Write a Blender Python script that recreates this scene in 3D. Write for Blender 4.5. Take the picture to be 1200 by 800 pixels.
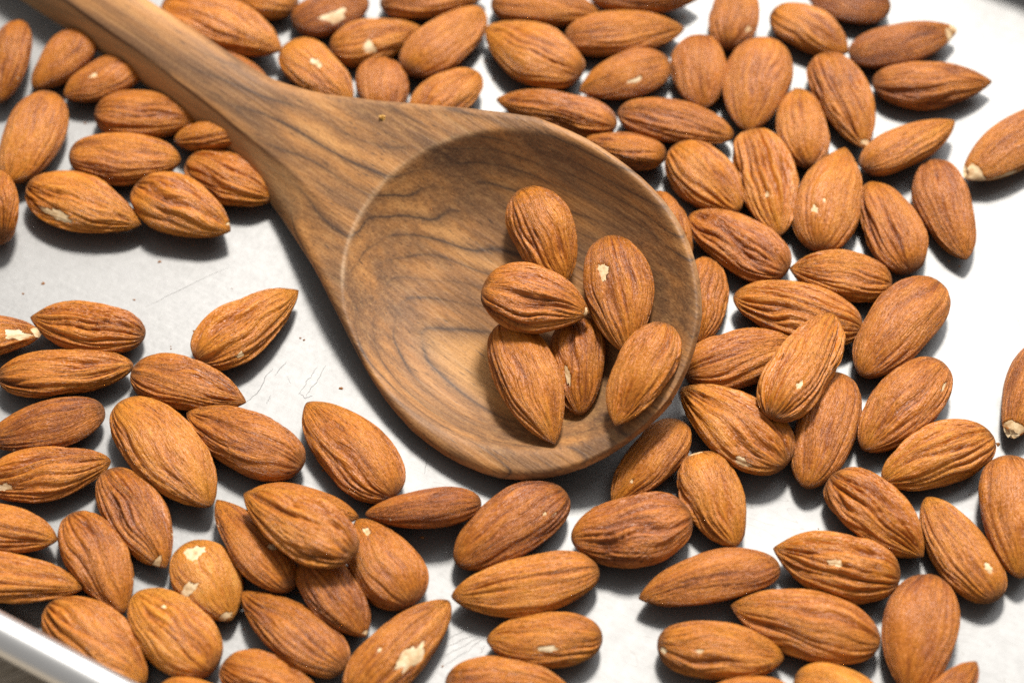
import bpy, math
import numpy as np

scene = bpy.context.scene
C = scene.collection
for o in list(bpy.data.objects):
    bpy.data.objects.remove(o)

# ------------------------------------------------------------ camera
ELEV, DIST = math.radians(56), .436
cam_d = bpy.data.cameras.new('camera')
cam = bpy.data.objects.new('camera', cam_d); C.objects.link(cam)
cam.location = (0, -DIST * math.cos(ELEV), DIST * math.sin(ELEV))
cam.rotation_euler = (math.pi / 2 - ELEV, 0, 0)
cam_d.sensor_width, cam_d.lens = 36, 85
cam_d.clip_start, cam_d.clip_end = .01, 50
cam_d.dof.use_dof = True
cam_d.dof.focus_distance = .424
cam_d.dof.aperture_fstop = 11
scene.camera = cam
scene.cycles.use_denoising = False

# ------------------------------------------------------------ room light, lamps, exposure
world = bpy.data.worlds.new('World'); scene.world = world
world.use_nodes = True
wb = world.node_tree.nodes['Background']
wb.inputs[0].default_value = (1.0, .97, .94, 1); wb.inputs[1].default_value = .34


def area(name, az, el, dist, size, power, col):
    d = bpy.data.lights.new(name, 'AREA'); d.shape = 'SQUARE'; d.size = size; d.energy = power; d.color = col
    o = bpy.data.objects.new(name, d); C.objects.link(o)
    v = np.array([math.sin(az) * math.cos(el), math.cos(az) * math.cos(el), math.sin(el)]) * dist
    o.location = v
    from mathutils import Vector
    o.rotation_euler = Vector(-v).to_track_quat('-Z', 'Y').to_euler()


area('key_lamp', math.radians(10), math.radians(56), 1.5, .24, 30, (1, .955, .89))
area('window_light', math.radians(26), math.radians(42), 1.7, 1.6, 24, (.97, .985, 1))
scene.view_settings.view_transform = 'Standard'
scene.view_settings.look = 'None'
scene.view_settings.exposure = .08
scene.view_settings.gamma = 1
scene.view_settings.use_curve_mapping = False

# ----------------------------------------------------------------- noise
_rng = np.random.RandomState(7)
_perm = np.concatenate([_rng.permutation(256)] * 3)
_grad = _rng.normal(size=(256, 3)); _grad /= np.linalg.norm(_grad, axis=1)[:, None]


def noise3(x, y, z):
    """Perlin noise, about -1..1, on numpy arrays."""
    xi, yi, zi = np.floor(x).astype(int), np.floor(y).astype(int), np.floor(z).astype(int)
    fx, fy, fz = x - xi, y - yi, z - zi
    xi, yi, zi = xi & 255, yi & 255, zi & 255
    u, v, w = (f * f * f * (f * (f * 6 - 15) + 10) for f in (fx, fy, fz))
    out = 0
    for dx in (0, 1):
        for dy in (0, 1):
            for dz in (0, 1):
                g = _grad[_perm[_perm[_perm[xi + dx] + yi + dy] + zi + dz] & 255]
                d = g[..., 0] * (fx - dx) + g[..., 1] * (fy - dy) + g[..., 2] * (fz - dz)
                out = out + d * (u if dx else 1 - u) * (v if dy else 1 - v) * (w if dz else 1 - w)
    return out * 1.6


def sstep(a, b, x):
    t = np.clip((x - a) / (b - a), 0, 1)
    return t * t * (3 - 2 * t)


# ---------------------------------------------------------------- almond
def profile(s, pk, sharp):
    """half-width of an almond (0..1) from the blunt end s=0 to the tip s=1"""
    s = np.clip(s, 0, 1)
    a = np.sqrt(np.clip(1 - ((pk - s) / pk) ** 2, 0, 1)) ** 0.92
    q = np.clip((s - pk) / (1 - pk), 0, 1)
    b = np.clip(1 - q ** 2.05, 0, 1) ** sharp
    return np.where(s < pk, a, b)


def shape_of(seed):
    """per-almond habit: peak, tip sharpness, lens exponent, bends, wrinkle pattern"""
    r = np.random.RandomState(1000 + seed)
    return dict(pk=r.uniform(.35, .45), sharp=r.uniform(.52, .84), n=r.uniform(1.75, 2.1),
                bz=r.uniform(-.03, .03), by=r.uniform(-.10, .10), fa=r.uniform(2.9, 4.0), fs=r.uniform(.7, 1.35),
                lump=r.uniform(.025, .075), off=r.uniform(0, 200, 3), tw=r.uniform(-.18, .18))


def almond_surf(th, s, L, w, t, seed, wr, bare=False):
    """surface points in metres; x runs blunt -> tip, y across, z through the thickness"""
    P = shape_of(seed)
    o = P['off']
    r = profile(s, P['pk'], P['sharp'])
    e = 2 / P['n']
    c, sn = np.cos(th), np.sin(th)
    Y = np.sign(c) * np.abs(c) ** e
    Z = np.sign(sn) * np.abs(sn) ** e
    lump = 1 + P['lump'] * 2.2 * noise3(c * .8 + o[0], sn * .8 + o[1], s * 2.2 + o[2])
    y = w / 2 * r * Y * lump
    z = t / 2 * r * Z * lump
    x = (s - .5) * L
    # direction to displace along
    ny, nz = Y / (w / 2), Z / (t / 2)
    nl = np.sqrt(ny * ny + nz * nz) + 1e-9
    ny, nz = ny / nl, nz / nl
    thw = th + P['tw'] * (s - .4) + .20 * noise3(c * 1.1 + o[1], sn * 1.1 + o[2], s * 3.0 + o[0])
    ca, sa = np.cos(thw), np.sin(thw)
    fa, fs = P['fa'], P['fs']
    n1 = noise3(ca * fa + o[0], sa * fa + o[1], s * fs + o[2])
    n2 = noise3(ca * fa * 1.9 + o[2], sa * fa * 1.9 + o[0], s * fs * 2.3 + o[1])
    n3 = noise3(ca * fa * 4.2 + o[1], sa * fa * 4.2 + o[2], s * fs * 3 + o[0])
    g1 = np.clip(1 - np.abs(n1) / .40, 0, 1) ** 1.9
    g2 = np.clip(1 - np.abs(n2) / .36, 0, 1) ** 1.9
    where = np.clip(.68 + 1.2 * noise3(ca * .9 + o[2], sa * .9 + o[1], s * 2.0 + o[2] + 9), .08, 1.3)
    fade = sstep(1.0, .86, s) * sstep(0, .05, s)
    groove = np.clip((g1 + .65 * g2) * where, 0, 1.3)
    h = -(.34 * g1 + .20 * g2) * where - .08 * np.abs(n3) + .10 * n1 + .34 * np.minimum(np.abs(n1), .5)
    if bare:
        h = 0 * h
    amp = .00185 * wr * fade * (L / .024)
    y = y + ny * h * amp * np.minimum(1, r * 1.6)
    z = z + nz * h * amp * np.minimum(1, r * 1.6)
    y = y + P['by'] * L * (s - .45) ** 2
    z = z + P['bz'] * L * (s - .45) ** 2
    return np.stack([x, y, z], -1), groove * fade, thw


def rot_matrix(yaw, pitch, roll):
    """R = Rz(yaw) Ry(-pitch) Rx(roll): pitch > 0 lifts the tip"""
    cy, sy, cp, sp, cr, sr = math.cos(yaw), math.sin(yaw), math.cos(-pitch), math.sin(-pitch), math.cos(roll), math.sin(roll)
    return (np.array([[cy, -sy, 0], [sy, cy, 0], [0, 0, 1]])
            @ np.array([[cp, 0, sp], [0, 1, 0], [-sp, 0, cp]])
            @ np.array([[1, 0, 0], [0, cr, -sr], [0, sr, cr]]))


# ----------------------------------------------------------------- spoon: x to the bowl's tip, y left, z up out of the bowl (metres)
SP_UP = np.array([(-0.2000, 0.0079), (-0.0984, 0.0079), (-0.0953, 0.0080), (-0.0923, 0.0080), (-0.0888, 0.0080), (-0.0857, 0.0081), (-0.0823, 0.0080), (-0.0792, 0.0080), (-0.0758, 0.0080), (-0.0727, 0.0081), (-0.0692, 0.0083), (-0.0662, 0.0089), (-0.0629, 0.0097), (-0.0599, 0.0105), (-0.0566, 0.0115), (-0.0537, 0.0126), (-0.0505, 0.0138), (-0.0476, 0.0148), (-0.0444, 0.0161), (-0.0416, 0.0173), (-0.0384, 0.0186), (-0.0355, 0.0198), (-0.0324, 0.0212), (-0.0296, 0.0225), (-0.0264, 0.0239), (-0.0237, 0.0252), (-0.0205, 0.0266), (-0.0177, 0.0278), (-0.0143, 0.0285), (-0.0113, 0.0290), (-0.0078, 0.0294), (-0.0048, 0.0295), (-0.0013, 0.0294), (0.0017, 0.0292), (0.0052, 0.0288), (0.0082, 0.0282), (0.0115, 0.0273), (0.0144, 0.0262), (0.0175, 0.0247), (0.0201, 0.0231), (0.0228, 0.0210), (0.0251, 0.0189), (0.0274, 0.0164), (0.0293, 0.0139), (0.0309, 0.0109), (0.0320, 0.0081), (0.0331, 0.0048), (0.0337, 0.0018), (0.0341, -0.0017)])
SP_LO = np.array([(-0.2000, -0.0056), (-0.1200, -0.0056), (-0.1165, -0.0055), (-0.1129, -0.0054), (-0.1089, -0.0054), (-0.1054, -0.0055), (-0.1014, -0.0056), (-0.0978, -0.0057), (-0.0938, -0.0058), (-0.0903, -0.0060), (-0.0863, -0.0063), (-0.0828, -0.0067), (-0.0788, -0.0069), (-0.0753, -0.0071), (-0.0713, -0.0074), (-0.0678, -0.0080), (-0.0639, -0.0087), (-0.0604, -0.0095), (-0.0565, -0.0105), (-0.0531, -0.0115), (-0.0493, -0.0127), (-0.0460, -0.0139), (-0.0422, -0.0152), (-0.0389, -0.0164), (-0.0351, -0.0178), (-0.0319, -0.0192), (-0.0283, -0.0210), (-0.0251, -0.0225), (-0.0215, -0.0243), (-0.0183, -0.0258), (-0.0147, -0.0275), (-0.0114, -0.0288), (-0.0077, -0.0301), (-0.0042, -0.0310), (-0.0003, -0.0318), (0.0032, -0.0320), (0.0072, -0.0320), (0.0107, -0.0316), (0.0146, -0.0308), (0.0180, -0.0297), (0.0214, -0.0277), (0.0242, -0.0255), (0.0269, -0.0226), (0.0290, -0.0198), (0.0309, -0.0163), (0.0322, -0.0129), (0.0333, -0.0091), (0.0339, -0.0056), (0.0341, -0.0017)])
SP_O = np.array([0.00150, 0.00220, 0.01420])
_az, _al, _ro = math.radians(-39.00), math.radians(0.50), math.radians(18.00)
_x = np.array([math.cos(_az) * math.cos(_al), math.sin(_az) * math.cos(_al), -math.sin(_al)])
_y = np.array([-math.sin(_az), math.cos(_az), 0])
_n = np.cross(_x, _y)
SP_R = np.stack([_x, _y * math.cos(_ro) + _n * math.sin(_ro), -_y * math.sin(_ro) + _n * math.cos(_ro)], 1)   # local -> world


def sp_sag(x):
    """the handle runs lower than the bowl's rim"""
    return -.0060 * sstep(-.024, -.068, x)


def spoon_sides(x):
    return np.interp(x, SP_LO[:, 0], SP_LO[:, 1]), np.interp(x, SP_UP[:, 0], SP_UP[:, 1])


def spoon_z(x, y):
    """top and bottom height of the spoon over local (x, y)"""
    lo, up = spoon_sides(x)
    mid, hw = (lo + up) / 2, np.maximum((up - lo) / 2, 1e-5)
    xi = np.clip(np.abs(y - mid) / hw, 0, 1)
    k = 1 - sstep(-.070, -.030, x)                      # 1 on the handle, 0 in the bowl
    R = .0018 + .0014 * k
    d = np.minimum((1 - xi) * hw, R)
    drop = R - np.sqrt(np.maximum(R * R - (R - d) ** 2, 0))
    rho = np.sqrt(((x + .0010) / .0328) ** 2 + ((y + .0006) / .0286) ** 2)
    sd = 1 - np.minimum(rho, 1.6) ** 3.8
    ep = .022 + .10 * sstep(-.027, -.008, x)              # crisp cut by the neck, worn round elsewhere
    cav = .0096 * .5 * (sd + np.sqrt(sd * sd + ep * ep)) * sstep(1.3, 1.0, rho)
    cham = k * np.maximum(0, -(y - mid) / hw - .48) * hw * .75       # the handle's near side is planed off
    top = -cham + .0014 * k * (1 - xi ** 2.2) - drop - cav
    q = np.clip(x / .0344, -1, 1)
    T = .0091 * np.sqrt(np.clip(1 - np.where(x > 0, q, q * .80) ** 2, 0, 1))
    T = np.where(x < 0, T * (1 - k) + .0032 * k, T)
    ex = 2.2 + 2.5 * k
    bot = -R - T * np.clip(1 - xi ** ex, 0, 1) ** (.72 - .15 * k)
    sag = sp_sag(x)
    return top + sag, np.minimum(bot, top - 1e-4) + sag

# ------------------------------------------------------------ node helpers
class NT:
    def __init__(s, name):
        s.m = bpy.data.materials.new(name); s.m.use_nodes = True
        s.t = s.m.node_tree; s.b = s.t.nodes['Principled BSDF']

    def n(s, kind, **kw):
        nd = s.t.nodes.new('ShaderNode' + kind)
        for k, v in kw.items():
            if k.startswith('i_'):
                k = k[2:].replace('_', ' ')
                nd.inputs[int(k) if k.isdigit() else k].default_value = v
            else:
                setattr(nd, k, v)
        return nd

    def l(s, a, b):
        s.t.links.new(a, b)

    def val(s, sock, x):
        if isinstance(x, (int, float)):
            sock.default_value = x
        else:
            s.l(x, sock)

    def math(s, op, a, b=0.0, clamp=False):
        nd = s.n('Math', operation=op, use_clamp=clamp)
        s.val(nd.inputs[0], a); s.val(nd.inputs[1], b)
        return nd.outputs[0]

    def mix(s, f, a, b, mode='MIX'):
        nd = s.n('Mix', data_type='RGBA', blend_type=mode)
        s.val(nd.inputs[0], f)
        for sock, x in ((nd.inputs[6], a), (nd.inputs[7], b)):
            if isinstance(x, tuple): sock.default_value = (*x, 1)
            else: s.l(x, sock)
        return nd.outputs[2]

    def noise(s, vec, scale, detail=2, rough=.5):
        nd = s.n('TexNoise', i_Scale=scale, i_Detail=detail, i_Roughness=rough)
        s.l(vec, nd.inputs['Vector'])
        return nd.outputs['Fac']

    def scaled(s, vec, sc):
        nd = s.n('Mapping'); nd.inputs['Scale'].default_value = sc
        s.l(vec, nd.inputs['Vector'])
        return nd.outputs[0]

    def ramp(s, f, stops):
        nd = s.n('ValToRGB'); el = nd.color_ramp.elements
        while len(el) < len(stops): el.new(.5)
        for e, (p, c) in zip(el, stops):
            e.position = p; e.color = (*c, 1)
        s.l(f, nd.inputs[0])
        return nd.outputs[0]

    def bump(s, h, strength, dist, prev=None):
        nd = s.n('Bump', i_Strength=strength, i_Distance=dist)
        s.l(h, nd.inputs['Height'])
        if prev is not None: s.l(prev, nd.inputs['Normal'])
        return nd.outputs[0]

    def set(s, **kw):
        for k, v in kw.items():
            k = k.replace('_', ' ')
            if isinstance(v, tuple): s.b.inputs[k].default_value = (*v, 1)
            else: s.val(s.b.inputs[k], v) if not hasattr(v, 'type') or isinstance(v, (int, float)) else s.l(v, s.b.inputs[k])
        return s.m


def almond_skin():
    t = NT('almond_skin')
    obj = t.n('TexCoord').outputs['Object']
    fib = t.n('Attribute', attribute_name='fiber').outputs['Vector']
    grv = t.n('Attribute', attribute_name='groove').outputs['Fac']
    alg = t.n('Attribute', attribute_name='along').outputs['Fac']
    tone = t.n('Attribute', attribute_type='OBJECT', attribute_name='tone').outputs['Fac']
    st1 = t.noise(t.scaled(fib, (4.5, 4.5, 1.6)), 1, 3, .6)
    st2 = t.noise(t.scaled(fib, (17, 17, 4.0)), 1, 3, .65)
    blot = t.noise(obj, 160, 3, .6)
    grain = t.noise(obj, 1500, 2, .6)
    f = t.math('MULTIPLY', t.math('SUBTRACT', st1, .5), .34)
    f = t.math('ADD', f, t.math('MULTIPLY', t.math('SUBTRACT', st2, .5), .55))
    f = t.math('ADD', f, t.math('MULTIPLY', t.math('SUBTRACT', blot, .5), .40))
    f = t.math('ADD', f, t.math('MULTIPLY', t.math('SUBTRACT', grain, .5), .35))
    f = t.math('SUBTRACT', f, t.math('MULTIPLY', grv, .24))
    f = t.math('ADD', f, t.math('MULTIPLY', tone, .44))
    f = t.math('ADD', f, .54, True)
    col = t.ramp(f, [(.0, (.13, .031, .004)), (.25, (.29, .076, .0065)), (.5, (.50, .155, .0105)), (.8, (.66, .245, .020)), (1, (.74, .37, .060))])
    # pale dusty bloom rubbed on the skin
    dust = t.noise(obj, 330, 4, .7)
    df = t.math('MULTIPLY', t.math('SUBTRACT', dust, .57, True), 1.0, True)
    col = t.mix(df, col, (.60, .30, .085))
    hue = t.n('ObjectInfo').outputs['Random']
    col = t.mix(t.math('MULTIPLY', t.math('SUBTRACT', hue, .55, True), .40), col, (.40, .100, .013))
    # corky blunt end, dried tip
    end = t.math('MULTIPLY', t.math('SUBTRACT', .085, t.math('ADD', alg, t.math('MULTIPLY', t.math('SUBTRACT', blot, .5), .16)), True), 14, True)
    col = t.mix(t.math('MULTIPLY', end, .6), col, (.20, .085, .034))
    tipf = t.math('MULTIPLY', t.math('SUBTRACT', t.math('ADD', alg, t.math('MULTIPLY', t.math('SUBTRACT', grain, .5), .05)), .955, True), 22, True)
    col = t.mix(t.math('MULTIPLY', tipf, .6), col, (.17, .066, .022))
    # tiny pale flecks
    vor = t.n('TexVoronoi', i_Scale=330.0); t.l(obj, vor.inputs['Vector'])
    sp = t.n('SeparateColor'); t.l(vor.outputs['Color'], sp.inputs[0])
    rnd = t.math('GREATER_THAN', sp.outputs[0], .90)
    dot = t.math('LESS_THAN', t.math('ADD', vor.outputs['Distance'], t.math('MULTIPLY', grain, .12)), .14)
    col = t.mix(t.math('MULTIPLY', rnd, dot), col, (.78, .58, .36))
    n1 = t.bump(st2, 1.0, .00042)
    n2 = t.bump(t.noise(t.scaled(fib, (34, 34, 10)), 1, 2, .6), .9, .00022, n1)
    n3 = t.bump(grain, .8, .00014, n2)
    t.set(Base_Color=col, Normal=n3)
    t.set(Roughness=t.math('ADD', t.math('MULTIPLY', st2, .25), .27), Specular_IOR_Level=.42)
    t.b.inputs['Sheen Weight'].default_value = .03
    t.b.inputs['Sheen Roughness'].default_value = .5
    t.b.inputs['Sheen Tint'].default_value = (1, .85, .7, 1)
    return t.m


def almond_flesh():
    t = NT('almond_flesh')
    obj = t.n('TexCoord').outputs['Object']
    n = t.noise(obj, 500, 4, .6)
    col = t.ramp(n, [(.3, (.44, .24, .09)), (.48, (.68, .48, .26)), (.7, (.82, .66, .43))])
    t.set(Base_Color=col, Roughness=.55, Normal=t.bump(n, .6, .0004))
    return t.m


def spoon_wood():
    t = NT('spoon_wood')
    obj = t.n('TexCoord').outputs['Object']
    low = t.noise(t.scaled(obj, (16, 60, 60)), 1, 2, .45)
    low2 = t.noise(t.scaled(obj, (14, 75, 75)), 1.7, 3, .5)
    s = t.n('SeparateXYZ'); t.l(obj, s.inputs[0])
    y = t.math('ADD', s.outputs[1], t.math('ADD', t.math('MULTIPLY', s.outputs[0], -.16), .0175))
    z = t.math('ADD', s.outputs[2], t.math('ADD', t.math('MULTIPLY', s.outputs[0], -.10), .0160))
    r = t.math('SQRT', t.math('ADD', t.math('MULTIPLY', y, y), t.math('MULTIPLY', t.math('MULTIPLY', z, z), 2.6)))
    r = t.math('ADD', r, t.math('MULTIPLY', t.math('SUBTRACT', low, .5), .014))
    fibre = t.noise(t.scaled(obj, (24, 1300, 1300)), 1, 3, .6)
    fib2 = t.noise(t.scaled(obj, (14, 430, 430)), 1, 4, .65)
    r = t.math('ADD', r, t.math('MULTIPLY', t.math('SUBTRACT', fib2, .5), .0006))
    # growth rings: a dark line that fades in and out, soft to one side
    ph = t.math('FRACT', t.math('MULTIPLY', r, 1 / .0039))
    tri = t.math('ABSOLUTE', t.math('SUBTRACT', ph, .5))
    thin = t.math('SUBTRACT', 1.0, t.math('MULTIPLY', tri, 9.0), True)
    broad = t.math('SUBTRACT', 1.0, t.math('MULTIPLY', tri, 2.6), True)
    width = t.noise(t.scaled(obj, (18, 130, 130)), 1, 2, .5)
    wgt = t.math('MULTIPLY', t.math('SUBTRACT', width, .36, True), 4.0, True)
    thin = t.math('MULTIPLY', t.math('POWER', thin, 1.5), wgt)
    broad = t.math('MULTIPLY', broad, wgt)
    base = t.ramp(t.math('ADD', t.math('MULTIPLY', low2, .75), t.math('MULTIPLY', fib2, .25)),
                  [(.33, (.115, .058, .029)), (.44, (.235, .110, .042)), (.55, (.40, .174, .050)), (.68, (.56, .272, .088))])
    core = t.math('SUBTRACT', 1.0, t.math('MULTIPLY', r, 1 / .0150), True)
    base = t.mix(t.math('MULTIPLY', core, 2.6, True), base, (.68, .345, .100))
    col = t.mix(t.math('MULTIPLY', broad, .70), base, (.085, .041, .021))
    col = t.mix(t.math('MULTIPLY', t.math('SUBTRACT', fibre, .5, True), 2.0, True), col, (.080, .038, .018))
    col = t.mix(t.math('MULTIPLY', t.math('SUBTRACT', .5, fibre, True), 1.5, True), col, (.52, .29, .115))
    col = t.mix(t.math('MULTIPLY', thin, .85), col, (.036, .022, .018))
    fuzz = t.noise(obj, 2300, 3, .7)
    col = t.mix(t.math('MULTIPLY', t.math('SUBTRACT', fuzz, .5, True), 1.6, True), col, (.10, .05, .024))
    col = t.mix(t.math('MULTIPLY', t.math('SUBTRACT', .5, fuzz, True), .8, True), col, (.64, .38, .15))
    pores = t.noise(t.scaled(obj, (330, 3000, 3000)), 1, 1, .5)
    pf = t.math('MULTIPLY', t.math('SUBTRACT', pores, .62, True), 6, True)
    col = t.mix(t.math('MULTIPLY', pf, .8), col, (.055, .032, .02))
    worn_glint, sp_, sm = (t.n('Attribute', attribute_name=q).outputs['Fac'] for q in ('worn', 'sap', 'seam'))
    col = t.mix(t.math('MULTIPLY', sp_, .55), col, t.mix(fib2, (.30, .165, .065), (.62, .40, .19)))
    col = t.mix(t.math('MULTIPLY', sm, .8), col, (.045, .024, .014))
    col = t.mix(t.math('MULTIPLY', worn_glint, .5), col, (.62, .41, .23))  # pale rim wear, plus the painted highlight on the cavity's neck edge
    n1 = t.bump(fibre, .45, .00030)
    n2 = t.bump(fuzz, .5, .00012, t.bump(pf, -.6, .0002, n1))
    t.set(Base_Color=col, Roughness=t.math('ADD', t.math('MULTIPLY', fibre, .2), .46), Normal=n2, Specular_IOR_Level=.35)
    return t.m


def tray_metal():
    t = NT('aluminium')
    obj = t.n('TexCoord').outputs['Object']
    cloud = t.noise(obj, 28, 4, .6)
    brushed = t.noise(t.scaled(obj, (60, 900, 60)), 1, 3, .6)
    fine = t.noise(obj, 900, 3, .6)
    speck = t.noise(obj, 420, 2, .5)
    col = t.ramp(t.math('ADD', t.math('MULTIPLY', cloud, .7), t.math('MULTIPLY', fine, .3)),
                 [(.3, (.196, .193, .189)), (.5, (.248, .245, .240)), (.7, (.278, .275, .270))])
    # hairline scratches: zero crossings of stretched warped noise, only here and there
    sc = t.noise(t.scaled(obj, (38, 160, 40)), 1, 2, .55)
    hair = t.math('LESS_THAN', t.math('ABSOLUTE', t.math('SUBTRACT', sc, .5)), .0022)
    hair = t.math('MULTIPLY', hair, t.math('GREATER_THAN', cloud, .56))
    col = t.mix(t.math('MULTIPLY', hair, .55), col, (.20, .19, .18))
    sp = t.math('MULTIPLY', t.math('SUBTRACT', speck, .70, True), 6, True)
    col = t.mix(t.math('MULTIPLY', sp, .25), col, (.22, .21, .20))
    t.set(Base_Color=col, Metallic=.90, Roughness=t.math('ADD', t.math('ADD', t.math('MULTIPLY', cloud, .22), t.math('MULTIPLY', speck, .06)), .415),
          Normal=t.bump(t.math('ADD', brushed, fine), .07, .0002))
    return t.m


def rim_metal():
    t = NT('rim_aluminium')
    obj = t.n('TexCoord').outputs['Object']
    n = t.noise(t.scaled(obj, (30, 400, 400)), 1, 3, .6)
    t.set(Base_Color=(.70, .695, .685), Metallic=.95, Roughness=t.math('ADD', t.math('MULTIPLY', n, .15), .30), Normal=t.bump(n, .1, .0002))
    return t.m


def table_wood():
    t = NT('table_wood')
    obj = t.n('TexCoord').outputs['Object']
    n = t.noise(t.scaled(obj, (12, 140, 20)), 1, 5, .65)
    f = t.noise(t.scaled(obj, (60, 900, 60)), 1, 3, .6)
    col = t.ramp(t.math('ADD', t.math('MULTIPLY', n, .65), t.math('MULTIPLY', f, .35)),
                 [(.3, (.20, .16, .12)), (.5, (.46, .39, .30)), (.7, (.62, .54, .44))])
    t.set(Base_Color=col, Roughness=.7, Normal=t.bump(f, .6, .0008))
    return t.m


def flat_dark(name, c, r=.5):
    t = NT(name); t.set(Base_Color=c, Roughness=r)
    n = t.noise(t.n('TexCoord').outputs['Object'], 600, 3, .6)
    t.set(Base_Color=t.mix(n, c, tuple(x * .75 for x in c)))
    return t.m


M_SKIN, M_FLESH, M_WOOD, M_TRAY, M_RIM, M_TABLE = almond_skin(), almond_flesh(), spoon_wood(), tray_metal(), rim_metal(), table_wood()
M_SCR = flat_dark('scratch_grey', (.13, .125, .12), .6)
M_CRUMB = flat_dark('crumb_gold', (.62, .33, .06), .5)


# ------------------------------------------------------------ mesh helpers
def mesh(name, V, faces, mat, parent=None, smooth=True):
    me = bpy.data.meshes.new(name)
    me.from_pydata([tuple(map(float, v)) for v in V], [], [tuple(map(int, f)) for f in faces])
    me.materials.append(mat)
    if smooth: me.shade_smooth()
    me.update()
    o = bpy.data.objects.new(name, me); C.objects.link(o)
    if parent is not None: o.parent = parent
    return o


def tag(o, label, cat, group=None):
    o['label'] = label; o['category'] = cat
    if group: o['group'] = group


def ring_faces(nr, nc, closed=True):
    i = np.arange(nr - 1)[:, None] * nc; j = np.arange(nc if closed else nc - 1)[None]
    a = i + j; b = i + (j + 1) % nc
    return np.stack([a, b, b + nc, a + nc], -1).reshape(-1, 4)


# ------------------------------------------------------------ table and tray
table = mesh('table_top', [(-1.5, -1.2, -.0035), (1.5, -1.2, -.0035), (1.5, 1.2, -.0035), (-1.5, 1.2, -.0035)], [(0, 1, 2, 3)], M_TABLE, smooth=False)
table.rotation_euler = (0, 0, math.radians(28))
table['kind'] = 'structure'

TRAY_ROT = math.radians(-29)
tc, ts = math.cos(TRAY_ROT), math.sin(TRAY_ROT)
tray = bpy.data.objects.new('baking_tray', None); C.objects.link(tray)
tray.rotation_euler = (0, 0, TRAY_ROT)
tag(tray, "worn silver aluminium baking tray with rolled rim under the scattered almonds", 'baking tray')
V_NEAR, V_FAR, U0, U1 = -.0872, .1188, -.17, .21      # floor edges in the tray's own axes


def rounded(inset, n=14, rad=.020):
    """outline of the tray grown by -inset (metres), counter-clockwise"""
    r = rad - inset
    out = []
    for cx, cy, a0 in ((U1 - rad, V_FAR - rad, 0), (U0 + rad, V_FAR - rad, 90), (U0 + rad, V_NEAR + rad, 180), (U1 - rad, V_NEAR + rad, 270)):
        for k in range(n + 1):
            a = math.radians(a0 + 90 * k / n)
            out.append((cx + r * math.cos(a), cy + r * math.sin(a)))
    return np.array(out)


H = .0125
prof = [(0.0, 0.0)]
for k in range(1, 9):                                   # fillet
    a = math.radians(72 * k / 8); prof.append((-.0040 * math.sin(a), .0040 * (1 - math.cos(a))))
d0, z0 = prof[-1]
lean = math.radians(72)
for k in range(1, 5):
    q = (H - z0) * k / 4; prof.append((d0 - q / math.tan(lean), z0 + q))
de = prof[-1][0]
loops = [np.column_stack([rounded(.0008), np.full(60, 0.)]), np.column_stack([rounded(.0004), np.full(60, 0.)])] + [np.column_stack([rounded(d), np.full(60, z)]) for d, z in prof]
fl = rounded(0.0)
V = np.concatenate([np.array([[(U0 + U1) / 2, (V_NEAR + V_FAR) / 2, 0]])] + loops)
F = [(0, 1 + i, 1 + (i + 1) % 60) for i in range(60)]
F += [tuple(f[::-1] + 1) for f in ring_faces(len(loops), 60)]
mesh('pan', V, F, M_TRAY, tray)
# rolled rim: a bead round the edge, its outer side turned down
rim_prof = [(.0034 * math.cos(a), .0030 * math.sin(a)) for a in np.radians(np.arange(0, 360, 18))]
rl = [np.column_stack([rounded(de - .0026 - c), np.full(60, H - .0004 + s)]) for c, s in rim_prof]
Vr = np.concatenate(rl)
Fr = [tuple(f) for f in ring_faces(20, 60)] + [(19 * 60 + i, 19 * 60 + (i + 1) % 60, (i + 1) % 60, i) for i in range(60)]
mesh('rolled_rim', Vr, Fr, M_RIM, tray)


# scratches in the tray floor, thin dark ribbons
def ribbon(points, w):
    P = np.array(points); T = np.gradient(P, axis=0); T /= np.linalg.norm(T, axis=1)[:, None]
    N = np.column_stack([-T[:, 1], T[:, 0]])
    k = np.linspace(-1, 1, len(P)); ww = (w * (1 - .75 * k * k))[:, None]
    A, B = P + N * ww, P - N * ww
    n = len(P)
    return np.concatenate([np.column_stack([A, np.full(n, 3e-5)]), np.column_stack([B, np.full(n, 3e-5)])]), [(i, i + 1, n + i + 1, n + i) for i in range(n - 1)]


SCR = [[(-47.07, -12.78), (-45.49, -11.34), (-44.66, -10.08), (-43.9, -7.35), (-42.76, -5.89), 0.05],
       [(-42.38, -7.35), (-41.25, -5.53), (-40.39, -4.43), 0.045],
       [(-37.91, -11.34), (-36.94, -9.53), (-35.82, -7.35), (-34.85, -5.16), 0.035],
       [(-36.67, -11.88), (-35.85, -10.08), (-34.7, -8.63), (-33.32, -5.16), 0.04],
       [(-37.93, -10.98), (-36.66, -12.06), (-35.47, -11.7), 0.04],
       [(-43.55, -13.5), (-42.76, -11.34), 0.02],
       [(-40.24, -7.35), (-39.39, -9.17), 0.02],
       [(-15.29, -27.75), (-14.89, -25.15), (-14.49, -22.88), 0.04],
       [(-11.08, -59.97), (-9.25, -58.86), (-7.41, -57.91), 0.035],
       [(-11.48, -61.55), (-8.52, -59.97), (-5.69, -58.7), 0.03],
       [(-11.31, -63.12), (-8.51, -61.23), (-5.26, -59.34), 0.03],
       [(-11.57, -64.84), (-9.19, -63.12), (-7.37, -61.86), 0.025],
       [(-7.79, -62.33), (-6.1, -60.76), (-4.69, -59.49), 0.03],
       [(-5.38, -62.49), (-4.54, -60.76), 0.025],
       [(-66.81, 7.5), (-62.37, 10.34), (-56.4, 14.17), (-51.87, 16.68), 0.02]]
sv, sf, rs = [], [], np.random.RandomState(5)
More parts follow.
